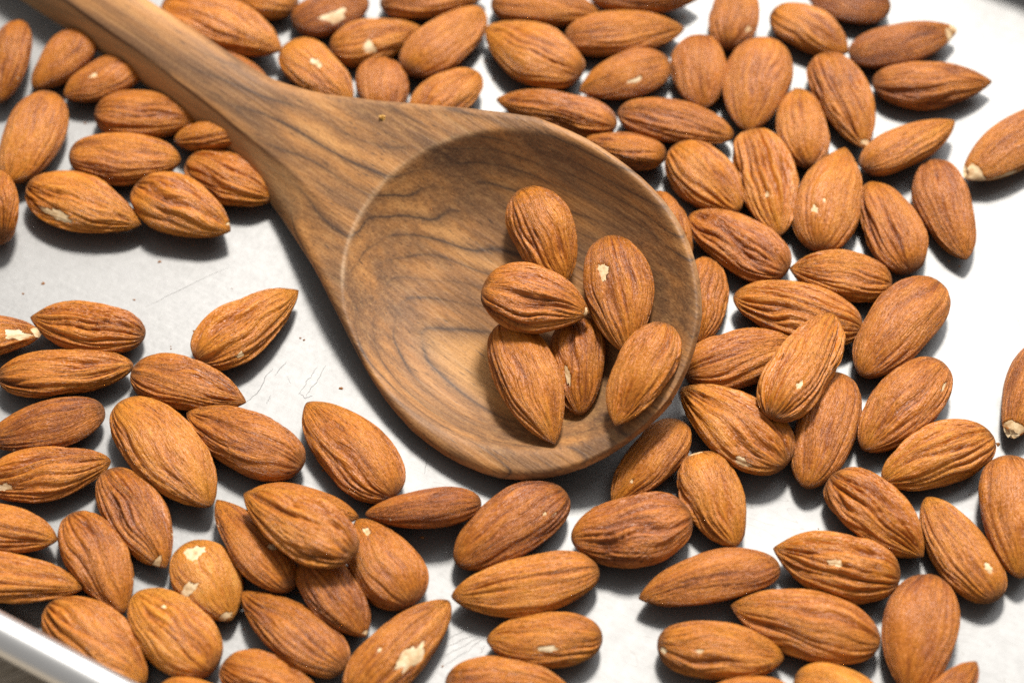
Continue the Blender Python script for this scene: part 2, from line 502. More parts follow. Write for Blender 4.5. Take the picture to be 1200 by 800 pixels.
for line in SCR:
    L = np.array(line[:-1]) / 1000
    t0 = np.linspace(0, 1, len(L)); tt = np.linspace(0, 1, 14)
    P = np.column_stack([np.interp(tt, t0, L[:, 0]), np.interp(tt, t0, L[:, 1])]) + rs.normal(0, .00008, (14, 2))
    P = np.column_stack([P[:, 0] * tc + P[:, 1] * ts, -P[:, 0] * ts + P[:, 1] * tc])
    v, f = ribbon(P, line[-1] / 1000)
    n = sum(len(x) for x in sv); sv.append(v); sf += [tuple(i + n for i in q) for q in f]
so = mesh('scratches', np.concatenate(sv), sf, M_SCR, tray, smooth=False)
so['kind'] = 'stuff'

# ------------------------------------------------------------ wooden spoon
spoon = bpy.data.objects.new('wooden_spoon', None); C.objects.link(spoon)
spoon.location = SP_O
from mathutils import Matrix
spoon.rotation_euler = Matrix(SP_R.tolist()).to_euler()
tag(spoon, "brown grained wooden spoon lying across the tray, holding six almonds", 'wooden spoon')
xs = np.concatenate([np.linspace(-.165, -.062, 90)[:-1], np.linspace(-.062, .0, 130)[:-1], SP_UP[-1, 0] * np.sin(np.linspace(0, math.pi / 2, 120))])
xs[-1] -= .00004
nx = len(xs)
ce = np.cos(np.linspace(math.pi, 0, 130))
ce = np.sign(ce) * np.abs(ce) ** .96
lo, up = spoon_sides(xs)
ker = np.exp(-np.linspace(-2, 2, 9) ** 2); ker /= ker.sum()
X = np.repeat(xs[:, None], 130, 1)
Yt = (lo + up)[:, None] / 2 + (up - lo)[:, None] / 2 * ce[None]
zt, zb = spoon_z(X, Yt)
rho = np.sqrt(((X + .0010) / .0328) ** 2 + ((Yt + .0006) / .0286) ** 2)
worn = np.exp(-((rho - 1.0) / .011) ** 2) * sstep(-.0225, -.0275, X) * np.clip(.75 + .9 * noise3(X * 260, Yt * 260, X * 0 + 3.5), 0, 1)  # bright line on the cavity's neck edge: a highlight painted into the colour
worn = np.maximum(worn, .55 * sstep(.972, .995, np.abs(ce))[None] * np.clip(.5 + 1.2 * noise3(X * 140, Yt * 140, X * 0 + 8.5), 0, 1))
kk = 1 - sstep(-.062, -.040, X)
side = -ce[None] + .05 * noise3(X * 60, X * 0 + 2.5, X * 0)
sap = kk * sstep(.50, .56, side)
seam = kk * np.exp(-((side - .50) / .045) ** 2) * np.clip(.6 + .9 * noise3(X * 45, X * 0 + 7.5, X * 0), 0, 1)
# hand-cut unevenness
wob = .00022 * noise3(X * 90, Yt * 90, zt * 90) * np.sqrt(np.clip(1 - ce ** 2, 0, 1))[None]
top = np.stack([X, Yt, zt + wob], -1)
bot = np.stack([X, Yt, zb], -1)[:, 1:-1][:, ::-1]
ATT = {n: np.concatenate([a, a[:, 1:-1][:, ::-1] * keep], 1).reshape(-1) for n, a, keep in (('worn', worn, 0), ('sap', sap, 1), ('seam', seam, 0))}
sec = np.concatenate([top, bot], 1); nc = sec.shape[1]
Vs = sec.reshape(-1, 3)
Fs = ring_faces(nx, nc)[:, ::-1]
caps = [tuple(range(nc)), tuple((nx - 1) * nc + i for i in range(nc))[::-1]]
full = bpy.data.meshes.new('tmp'); full.from_pydata(Vs.tolist(), [], Fs.tolist() + caps); full.shade_smooth(); full.update()
nrm = np.zeros(len(Vs) * 3); full.vertices.foreach_get('normal', nrm); nrm = nrm.reshape(-1, 3)
cut = int(np.searchsorted(xs, -.044))
for nm, i0, i1, cap in (('handle', 0, cut, caps[0]), ('bowl', cut, nx - 1, None)):
    vv = Vs[i0 * nc:(i1 + 1) * nc]
    ff = [tuple(f - i0 * nc) for f in Fs if i0 * nc <= f.min() and f.max() < (i1 + 1) * nc]
    ff.append(cap if cap else tuple(v - i0 * nc for v in caps[1]))
    o = mesh(nm, vv, ff, M_WOOD, spoon)
    for an, av in ATT.items():
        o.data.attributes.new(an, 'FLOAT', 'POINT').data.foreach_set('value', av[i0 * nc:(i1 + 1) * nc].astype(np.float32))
    o.data.normals_split_custom_set_from_vertices(nrm[i0 * nc:(i1 + 1) * nc].tolist())
bpy.data.meshes.remove(full)

# ------------------------------------------------------------ almonds
NTH, NS = 128, 84
ALMONDS = [
    # seed, centre mm, yaw/pitch/roll, length/width/thickness mm, wrinkling, tone, cut end, lens, bare patches, label
    (1, (-97.26, 62.73, 3.81), (-1.594, 0.0, 0.652), (20.04, 10.2, 6.2), 0.7, -0.2, None, None, (), 'narrow upright almond cut by the left edge, left of the smooth tan one'),
    (2, (-87.2, 63.63, 3.23), (-2.108, 0.0, 0.171), (17.32, 10.2, 6.2), 0.15, -0.1, None, None, (), 'smooth slanting tan almond below the spoon handle, farthest up on the left'),
    (3, (-79.05, 58.91, 3.16), (-2.615, 0.0, 0.09), (16.42, 10.2, 6.2), 0.4, 0, None, None, ((1.31, 0.6, 1.6, 1.0),), 'dark almond half under the spoon handle with one pale fleck'),
    (4, (-69.61, 49.64, 3.17), (-0.077, 0.0, 0.0), (20.08, 10.98, 6.59), 0.8, -0.1, None, None, (), 'horizontal brown almond pushed up against the lower side of the spoon handle'),
    (5, (-90.8, 44.01, 3.46), (-1.8, 0.0, 0.0), (22.47, 11.84, 7.11), 0.25, 0.1, None, None, (), 'big upright smooth tan almond near the upper left edge'),
    (6, (-72.86, 39.09, 3.41), (-0.076, 0.0, 0.0), (21.19, 11.48, 6.89), 0.6, 0, None, None, (), 'horizontal almond with its tip right, above the almond with the long cream scar'),
    (7, (-79.37, 28.17, 3.58), (-0.411, 0.0, 0.0), (23.76, 11.82, 7.09), 0.9, 0.2, None, None, ((2.62, 0.4, 6.5, 1.9),), 'almond with a long cream scar along its lower left side'),
    (8, (-60.91, 27.0, 4.0), (-0.509, 0.0, 0.0), (21.12, 12.86, 7.72), 1.0, 0.2, None, None, ((0.33, 0.954, 1.2, 1.6),), 'plump almond with pale tip touching the tip of the scarred almond'),
    (9, (-52.79, 34.38, 3.17), (-0.506, 0.0, 0.0), (18.91, 10.3, 6.2), 1.6, 0.1, None, None, (), "deeply furrowed almond half hidden under the spoon's neck"),
    (10, (-56.21, 45.27, 3.41), (-2.924, 0.0, 0.534), (16.0, 10.2, 6.2), 0.7, 0.1, None, None, (), 'small almond end poking out below the spoon handle above the furrowed almond'),
    (11, (-94.81, 27.35, 4.58), (1.735, 0.0, -1.15), (16.0, 10.2, 6.2), 0.7, 0.1, None, None, (), 'almond mostly outside the left edge, below the big smooth upright one'),
    (12, (-56.4, 71.75, 4.01), (-0.486, 0.0, 0.0), (26.95, 13.75, 8.25), 0.6, 0.1, None, None, (), 'large tan almond behind the spoon handle at the top edge'),
    (13, (-54.24, 60.19, 3.55), (-0.489, 0.0, -0.468), (16.0, 10.2, 6.2), 0.7, -0.3, None, None, (), 'dark almond peeping out beneath the large tan one along the spoon handle'),
    (14, (-50.66, 81.25, 3.09), (2.683, 0.0, 0.039), (18.08, 10.2, 6.2), 0.7, 0.2, None, None, (), 'almond cut by the top edge, between the large tan one and the broken one'),
    (15, (-35.63, 75.92, 2.98), (0.37, 0.0, -0.073), (16.0, 10.2, 6.2), 0.15, -0.4, None, None, ((2.29, 0.489, 5.0, 2.6),), 'dark broken almond at the top edge with a cream triangular wound'),
    (16, (-37.34, 60.23, 3.05), (-0.856, 0.0, -0.103), (19.88, 10.2, 6.2), 0.6, 0.3, None, None, ((1.64, 0.467, 2.6, 1.7),), "orange almond with a white spot, leaning behind the spoon's neck"),
    (17, (-26.52, 69.12, 2.87), (0.318, 0.0, -0.01), (18.44, 10.2, 6.2), 0.7, 0.2, None, None, ((2.36, 0.378, 2.6, 2.8),), 'almond with a square cream patch below the dark broken almond'),
    (18, (-24.8, 55.84, 3.16), (-1.522, 0.0, -0.152), (16.0, 10.2, 6.2), 0.7, -0.1, None, None, (), 'round end of an almond standing behind the spoon rim, curved stripes'),
    (19, (-12.86, 68.22, 3.43), (0.836, 0.0, 0.0), (21.81, 11.4, 6.84), 0.45, 0, None, None, (), 'slanted tan almond with its tip up, right of the almond with square patch'),
    (20, (-12.58, 54.36, 3.5), (0.802, 0.0, 0.0), (16.97, 10.66, 6.4), 0.6, 0.2, None, None, (), 'light almond half behind the spoon rim below the slanted tan one'),
    (21, (-15.38, 79.53, 3.0), (0.148, 0.0, -0.202), (21.58, 10.2, 6.2), 0.6, 0, None, None, (), 'almond cut by the top edge above the almond with the square cream patch'),
    (22, (6.93, 77.73, 3.01), (-0.108, 0.0, -0.058), (22.26, 10.2, 6.2), 0.5, 0.1, None, None, (), 'almond at the top edge with its tip pointing right, above the big oval one'),
    (23, (3.84, 64.99, 3.88), (2.565, 0.0, 0.0), (22.19, 13.06, 7.83), 0.7, 0.2, None, None, (), 'big oval almond with tip pointing left beside a white gap of bare tray'),
    (24, (26.26, 79.63, 3.62), (-0.022, 0.0, -0.444), (22.25, 10.2, 6.2), 0.4, -0.1, None, None, (), 'long almond sliced by the top edge above its sharp tipped twin'),
    (25, (21.99, 70.65, 3.15), (0.117, 0.0, 0.0), (23.66, 10.41, 6.24), 0.5, 0.1, None, None, (), 'long sharp tipped almond pointing right, below the one sliced by the top edge'),
    (26, (21.74, 59.44, 3.24), (-2.735, 0.0, 0.0), (19.05, 10.99, 6.59), 0.2, 0, None, 1.6, ((0.85, 0.467, 3.2, 1.0),), 'smooth almond with a slanted white nick near its middle'),
    (27, (8.59, 51.06, 3.18), (2.848, 0.0, 0.305), (23.86, 10.26, 6.2), 0.8, -0.1, None, None, (), "long slim almond lying just behind the spoon's upper rim"),
    (28, (31.28, 48.18, 3.23), (-0.253, 0.0, -0.028), (22.62, 10.2, 6.2), 0.45, -0.1, None, 1.6, (), "almond with one flattened side and dark thin tip, above the spoon's right shoulder"),
    (29, (21.12, 41.04, 3.78), (2.899, 0.0, 0.609), (16.0, 10.2, 6.2), 0.6, -0.1, None, None, (), "almond mostly hidden by the spoon's right shoulder"),
    (30, (36.17, 60.47, 3.28), (-1.577, 0.0, 0.0), (18.22, 10.77, 6.46), 0.5, 0, None, None, (), 'short egg shaped almond standing left of the widest smooth almond'),
    (31, (43.6, 75.96, 3.44), (1.446, 0.0, -0.283), (19.35, 10.2, 6.2), 0.7, -0.1, None, None, ((2.62, 0.181, 1.6, 1.1),), 'upright almond at the top edge with a white dot near its lower end'),
    (32, (46.9, 56.84, 3.8), (-1.796, 0.0, 0.0), (23.48, 12.9, 7.74), 0.25, 0.1, None, None, (), 'widest smooth upright almond among those at the upper right'),
    (33, (58.55, 71.23, 3.06), (-0.661, 0.0, -0.085), (17.74, 10.2, 6.2), 0.9, 0.1, None, None, (), 'wrinkled almond slanting down right, right of the upright one with white dot'),
    (34, (55.13, 47.01, 3.15), (1.602, 0.0, 0.162), (19.36, 10.2, 6.2), 0.8, 0.1, None, None, (), "small pear shaped almond just right of the widest smooth one's lower end"),
    (35, (63.98, 53.47, 3.18), (-1.292, 0.0, 0.0), (24.2, 10.95, 6.57), 0.8, 0, None, None, ((0.26, 0.954, 1.2, 2.6),), 'long almond with a cream tipped lower end, left of the two horizontal ones'),
    (36, (66.48, 79.03, 3.05), (2.899, 0.0, 0.0), (16.87, 10.51, 6.3), 0.1, -0.4, None, 1.5, (), 'dark chunky smooth almond cut by the top edge, farthest right there'),
    (37, (76.45, 67.81, 3.17), (0.323, 0.0, 0.0), (22.88, 10.24, 6.2), 0.1, -0.3, (0.95, 0.1), 1.5, ((2.55, 0.896, 1.6, 3.2),), 'smooth faceted almond with a broken cream right end'),
    (38, (81.01, 57.59, 2.99), (0.009, 0.0, 0.0), (23.2, 10.63, 6.38), 0.7, -0.2, None, None, (), "horizontal brown almond with its tip right, nearest the tray's far corner"),
    (39, (74.75, 42.37, 3.71), (0.563, 0.0, -0.408), (21.73, 10.2, 6.2), 0.4, 0.2, None, None, (), 'light slanted almond below the horizontal one near the far corner'),
    (40, (95.37, 42.94, 3.41), (-2.499, 0.0, 0.116), (27.5, 11.83, 7.09), 0.15, 0, (0.95, 0.15), 1.6, ((0.39, 0.954, 4.6, 4.2), (6.15, 0.765, 9.0, 1.5)), 'broken half almond with cream edges lying alone at the right'),
    (41, (80.66, 27.36, 2.82), (-1.402, 0.0, 0.0), (23.33, 10.43, 6.26), 0.7, -0.2, None, None, (), 'brown almond standing outermost right, tip down, casting a long shadow'),
    (42, (70.21, 23.64, 3.11), (1.838, 0.0, 0.0), (21.5, 10.98, 6.59), 0.8, 0, None, None, (), 'almond between the cream dotted wide one and the outermost right one'),
    (43, (58.97, 29.6, 3.71), (1.31, 0.0, 0.0), (25.03, 12.74, 7.64), 0.8, 0.1, None, None, ((1.18, 0.274, 2.0, 1.4), (1.44, 0.357, 1.0, 0.6)), 'wide almond with a cream dot in its middle and tip up'),
    (44, (47.76, 33.41, 3.51), (-1.41, 0.0, 0.0), (25.03, 10.91, 6.55), 1.5, 0.2, None, None, ((1.83, 0.685, 1.2, 0.9),), 'upright almond with strong parallel ridges and a tiny pale dot'),
    (45, (36.21, 34.19, 3.57), (-0.954, 0.0, 0.0), (19.03, 11.86, 7.11), 0.9, 0.2, None, None, (), "pitted almond right of the spoon's shoulder, left of the ridged one"),
    (46, (41.66, 19.49, 3.5), (2.467, 0.0, 0.0), (21.58, 11.81, 7.09), 0.8, 0, None, None, (), "almond with tip touching the spoon's right rim, above the long horizontal one"),
    (47, (59.89, 12.49, 3.23), (2.931, 0.0, 0.0), (18.73, 10.6, 6.36), 1.0, 0.1, None, None, (), 'almond with a dark pit in its right end, tip pointing left'),
    (48, (34.56, 6.1, 4.0), (-1.737, 0.0, -0.814), (18.25, 10.2, 6.2), 1.0, 0, None, None, (), "upright almond half hidden behind the spoon's right rim"),
    (49, (29.45, 22.03, 4.88), (-1.257, 0.0, -1.15), (16.0, 10.2, 6.2), 0.6, 0, None, None, (), "thin sliver of an almond showing just behind the spoon's right rim"),
    (50, (51.45, 4.14, 3.45), (2.826, 0.0, 0.0), (23.84, 12.02, 7.21), 1.0, 0.1, None, None, (), 'long horizontal wrinkled almond lying under the raised tip of another'),
    (51, (40.46, -6.03, 3.49), (0.317, 0.0, 0.0), (21.27, 11.49, 6.89), 1.0, 0, None, None, (), 'almond right of the spoon rim, its tip tucked under the raised almond'),
    (52, (51.31, -10.37, 7.9), (1.067, -0.052, 0.0), (26.11, 11.23, 6.74), 1.1, 0.1, None, None, ((1.9, 0.254, 2.2, 1.5),), 'raised almond with a cream dot, tip resting on the long horizontal one'),
    (53, (69.13, 0.71, 3.63), (-2.228, 0.0, 0.0), (25.57, 11.92, 7.15), 0.5, -0.1, None, None, (), 'large tan almond leaning right, above the one with a nicked right side'),
    (54, (68.61, -15.92, 3.53), (-2.276, 0.0, 0.0), (23.76, 11.69, 7.01), 0.6, 0, None, None, ((0.72, 0.216, 2.6, 0.6),), 'large almond with a small nick on its right side'),
    (55, (54.74, -21.11, 3.23), (-1.887, 0.0, 0.0), (24.64, 11.04, 6.62), 0.5, -0.1, None, None, (), 'brown upright almond with tip down, its shadow falling to the left'),
    (56, (73.42, -26.39, 3.53), (-2.719, 0.0, 0.0), (21.93, 11.43, 6.86), 0.9, 0.2, None, None, (), 'almond with its round end right, right of the upright brown one'),
    (57, (38.76, -20.48, 4.34), (2.392, 0.0, 0.0), (23.58, 13.37, 8.02), 1.1, 0.1, None, None, ((0.46, 0.235, 3.0, 1.4),), "large wrinkled almond whose tip touches the spoon's lower right rim"),
    (58, (34.59, -35.12, 3.55), (-1.27, 0.0, 0.0), (19.33, 11.06, 6.64), 0.8, 0.3, None, None, ((1.64, 0.029, 1.4, 3.0),), 'upright golden almond with a white chip at its top'),
    (59, (23.7, -27.61, 3.47), (-2.222, 0.0, 0.322), (20.56, 10.2, 6.2), 0.4, 0, None, None, ((1.18, 0.784, 0.7, 0.6),), "almond in the spoon's shadow just below the lower right rim"),
    (60, (20.36, -41.4, 4.2), (-2.907, 0.0, 0.0), (20.99, 13.0, 7.8), 0.9, -0.2, None, None, (), 'dark plump almond below the shaded one, partly under the golden upright one'),
    (61, (-0.46, -39.96, 3.48), (-2.498, 0.0, 0.0), (23.22, 11.94, 7.16), 0.5, -0.4, None, None, ((0.98, 0.274, 1.0, 0.8), (0.79, 0.216, 1.2, 0.5)), "dark brown almond under the spoon's bowl with glossy white specks"),
    (62, (2.33, -51.53, 3.38), (-2.935, 0.0, 0.0), (25.25, 11.1, 6.66), 0.5, 0.1, None, 1.6, (), 'large almond with a raised keel below the dark brown one'),
    (63, (5.39, -61.43, 3.15), (3.174, 0.0, 0.166), (19.2, 10.2, 6.2), 0.9, 0.1, None, None, ((0.79, 0.489, 3.6, 1.0),), 'almond with a white scrape on its lower side, tip pointing left'),
    (64, (-0.46, -69.8, 3.11), (-0.075, 0.0, -0.132), (20.96, 10.2, 6.2), 0.8, 0.1, None, None, (), 'almond cut by the bottom edge below the one with a white scrape'),
    (65, (-15.11, -37.17, 3.99), (-3.017, 0.0, 0.7), (19.95, 10.2, 6.2), 0.4, -0.3, None, None, (), "thin dark almond on its edge below the spoon's left side"),
    (66, (-28.14, -24.78, 3.37), (2.261, 0.0, 0.0), (24.87, 12.04, 7.22), 0.6, 0, None, 1.65, (), "large almond with tip up, left of the spoon's bowl on bare tray"),
    (67, (-47.39, 1.28, 3.38), (0.734, 0.0, 0.0), (23.17, 11.87, 7.12), 1.2, 0.2, None, None, ((2.62, 0.254, 1.8, 1.0),), "lone almond on bare tray left of the spoon's bowl, tip up right"),
    (68, (-76.29, 1.05, 3.13), (2.952, 0.0, 0.017), (21.45, 10.2, 6.2), 1.0, 0.1, None, None, (), 'topmost whole almond of the lower left heap, tip pointing left'),
    (69, (-93.66, -0.8, 3.1), (0.049, 0.0, -0.184), (18.81, 10.2, 6.2), 0.6, 0.1, (0.965, 0.2), None, ((2.16, 0.784, 5.0, 2.2),), 'chipped almond at the left edge with a torn cream end'),
    (70, (-79.11, -8.73, 3.01), (0.089, 0.0, -0.187), (24.05, 10.34, 6.2), 0.9, 0, None, None, (), 'long almond with tip right below the chipped one at the left edge'),
    (71, (-56.96, -11.63, 3.14), (-0.308, 0.0, 0.0), (21.73, 10.52, 6.31), 0.9, -0.1, None, None, (), 'almond pointing right with its tip on open tray, below the lone one'),
    (72, (-81.76, -19.91, 3.19), (-2.845, 0.0, 0.056), (21.73, 10.2, 6.2), 0.25, -0.3, None, 1.6, (), 'dark flat almond at the left edge with its round end right'),
    (73, (-79.7, -29.56, 3.37), (0.21, 0.0, 0.0), (21.26, 10.37, 6.22), 0.9, 0.1, None, 1.7, ((2.29, 0.132, 3.0, 1.5),), 'almond at the left edge with a chipped cream corner and tip right'),
    (74, (-59.64, -25.82, 3.92), (-0.864, 0.0, 0.0), (27.19, 12.79, 7.68), 0.5, 0.2, None, None, (), 'largest mottled almond of the lower left heap, slanting down right'),
    (75, (-46.66, -23.13, 3.55), (2.658, 0.0, 0.0), (23.58, 11.63, 6.98), 0.7, -0.2, None, None, (), 'reddish brown almond right of the largest mottled one'),
    (76, (-63.62, -38.28, 3.13), (-1.012, 0.0, -0.03), (22.41, 10.2, 6.2), 0.8, -0.1, None, None, ((2.81, 0.934, 1.6, 2.4),), 'almond with a white nub at its lower end in the lower left heap'),
    (77, (-87.08, -40.29, 3.42), (-0.203, 0.0, -0.189), (20.98, 10.2, 6.2), 0.7, 0, None, None, (), 'almond cut by the left edge with its tip right, below the cream cornered one'),
    (78, (-69.46, -46.8, 3.1), (-1.038, 0.0, 0.0), (21.57, 10.4, 6.24), 0.9, -0.1, None, None, (), 'upright almond with tip down between the left edge ones and the nubbed one'),
    (79, (-83.13, -50.31, 3.54), (-0.132, 0.0, -0.389), (23.15, 10.2, 6.2), 0.8, 0.1, None, None, (), 'lowest almond cut by the left edge, above the tray rim'),
    (80, (-68.24, -62.01, 3.26), (-0.691, 0.0, 0.0), (22.51, 11.18, 6.71), 1.2, 0.1, None, None, (), "wrinkled almond lying right along the tray's near rim"),
    (81, (-55.98, -60.28, 3.63), (2.324, 0.0, 0.0), (20.01, 11.91, 7.15), 0.7, 0.4, None, None, ((1.77, 0.664, 1.1, 0.8),), 'broad orange almond with round end down, next to the one along the rim'),
    (82, (-50.76, -50.54, 3.06), (-1.028, 0.0, 0.0), (16.76, 10.9, 6.54), 0.35, 0.6, None, None, ((1.57, 0.216, 3.6, 3.2), (2.29, 0.954, 1.4, 4.5), (2.49, 0.533, 2.0, 4.5)), 'glossy amber almond with a peeled cream top and cream lower edge'),
    (83, (-43.57, -43.69, 3.57), (2.222, 0.0, 0.464), (22.02, 10.2, 6.2), 0.5, 0, None, None, ((1.64, 0.336, 1.9, 1.4),), 'smooth almond with a cream spot beneath the edge of the stacked pair'),
    (84, (-35.58, -42.68, 8.95), (2.561, -0.031, 0.0), (22.83, 11.42, 6.85), 1.1, 0.1, None, None, (), 'upper almond of the stacked pair in the lower left heap'),
    (85, (-35.84, -36.54, 3.44), (-0.196, 0.0, -0.445), (19.9, 10.2, 6.2), 0.4, -0.1, None, None, (), 'lower almond of the stacked pair, mostly covered by the upper one'),
    (86, (-29.35, -53.58, 3.51), (-0.985, 0.0, -0.344), (18.2, 10.2, 6.2), 0.7, -0.3, None, None, ((0.13, 0.971, 1.0, 2.0),), 'dark almond with pale tip tucked under the stacked pair'),
    (87, (-21.86, -47.2, 3.64), (2.108, 0.0, 0.0), (19.08, 11.56, 6.94), 0.4, 0.1, None, None, ((1.57, 0.784, 2.2, 1.3),), 'rounded almond with a cream fleck near its top, right of the stacked pair'),
    (88, (-36.3, -59.81, 3.2), (2.449, 0.0, 0.224), (22.82, 10.2, 6.2), 0.7, -0.1, None, 1.75, (), 'long almond between the dark pale tipped one and the bottom edge'),
    (89, (-18.74, -63.3, 3.25), (0.884, 0.0, 0.0), (24.33, 10.83, 6.5), 0.3, 0.0, None, 1.7, ((2.29, 0.489, 8.0, 3.0), (1.31, 0.378, 1.0, 0.7)), 'almond with a big torn cream patch at the bottom edge'),
    (90, (-39.43, -69.22, 3.27), (-0.387, 0.0, -0.335), (17.28, 10.2, 6.2), 1.2, 0.1, None, None, (), 'furrowed almond cut by the bottom edge below the long one'),
    (91, (-49.57, -73.41, 4.68), (-0.323, 0.0, -1.053), (16.0, 10.2, 6.2), 0.6, 0.3, None, None, (), 'mere sliver of an almond at the bottom edge below the broad orange one'),
    (92, (32.87, -50.12, 3.28), (-2.892, 0.0, 0.189), (24.71, 10.63, 6.38), 0.3, -0.1, None, 1.55, (), 'smooth almond with sharp tip left and a flat oval face'),
    (93, (54.41, -47.82, 3.58), (2.861, 0.0, 0.0), (21.75, 12.08, 7.25), 1.5, 0.1, None, None, ((1.31, 0.511, 2.6, 1.5),), 'almond with a loose flap of skin and a pale torn spot'),
    (94, (62.27, -38.04, 3.54), (-0.838, 0.0, 0.0), (21.35, 11.47, 6.88), 1.4, 0, None, None, (), 'heavily wrinkled almond with tip against its smooth right neighbour'),
    (95, (75.44, -44.46, 3.25), (2.031, 0.0, 0.0), (22.14, 10.61, 6.37), 0.45, 0.2, None, None, ((1.9, 0.216, 1.9, 1.6),), 'smooth golden almond with a white spot near its lower end'),
    (96, (85.93, -38.5, 3.77), (-1.588, 0.0, 0.0), (23.9, 12.58, 7.55), 0.5, -0.1, None, None, (), 'large brown almond cut by the right edge with its tip down'),
    (97, (48.58, -58.62, 3.47), (2.851, 0.0, 0.0), (25.31, 12.05, 7.23), 0.8, 0.1, None, None, (), 'largest almond of the lower right, lying under the one with loose skin'),
    (98, (34.26, -63.62, 3.3), (-0.148, 0.0, 0.0), (20.9, 10.52, 6.31), 0.8, 0.1, None, None, ((2.36, 0.056, 1.5, 1.0), (1.96, 0.336, 1.2, 0.8)), 'almond with two white dots at its round left end'),
    (99, (38.1, -72.47, 3.79), (-3.126, 0.0, 0.59), (16.0, 10.2, 6.2), 0.6, 0.3, None, None, (), 'almond cut by the bottom edge below the one with two white dots'),
    (100, (53.68, -71.1, 3.29), (-0.314, 0.0, -0.229), (16.0, 10.2, 6.2), 0.3, 0.6, None, None, (), 'bright orange almond cut by the bottom edge, right of the other sliced one'),
    (101, (67.36, -60.99, 3.54), (-1.817, 0.0, 0.0), (23.46, 12.38, 7.43), 0.35, -0.1, None, None, (), 'large upright matt almond at the bottom edge on the lower right'),
    (102, (70.61, -72.39, 5.16), (0.86, 0.0, -1.15), (16.0, 10.2, 6.2), 0.6, -0.1, None, None, (), 'small almond tip at the bottom edge right of the large matt one'),
    (103, (91.93, -11.85, 3.17), (-2.077, 0.0, 0.212), (24.23, 10.42, 6.25), 0.2, 0, (0.95, 0.1), None, ((1.51, 0.91, 1.8, 4.0),), 'broken almond with a cream base cut by the right edge'),
    (205, (11.31, -9.94, 7.0), (-1.56, -0.103, 0.284), (19.43, 10.6, 6.36), 0.8, -0.15, None, None, ((1.83, 0.643, 3.4, 1.0),), 'reddish almond in the middle of the spoon under two others, cream scar'),
    (206, (22.04, -16.22, 14.0), (-1.999, -0.092, 0.35), (21.76, 10.2, 6.2), 1.2, 0.1, None, None, (), 'rightmost almond in the spoon, ridged with tip down left'),
    (204, (3.05, -13.89, 8.0), (-1.221, 0.0, 0.175), (26.63, 11.17, 6.7), 0.5, 0, None, None, (), 'leftmost lower almond in the spoon, smooth with tip down'),
    (202, (4.17, -0.07, 13.0), (-0.265, 0.0, 0.145), (19.56, 12.89, 7.73), 1.3, 0, None, None, ((1.9, 0.971, 0.8, 2.0),), 'deeply ridged horizontal almond in the spoon with a cream tip'),
    (201, (5.85, 14.28, 12.5), (-1.17, -0.145, 0.35), (20.73, 11.45, 6.87), 0.8, 0, None, None, (), 'topmost almond in the spoon, leaning behind the furrowed horizontal one'),
    (203, (18.91, 1.19, 13.0), (-1.443, -0.083, 0.236), (24.22, 11.91, 7.14), 0.7, -0.1, None, None, ((1.9, 0.357, 3.6, 2.0),), 'almond in the spoon with a jagged white scar near its upper end'),
]
_shape_of = shape_of
LENS = {}


def shape_of(seed):
    P = _shape_of(seed)
    if seed in LENS: P['n'] = LENS[seed]
    return P


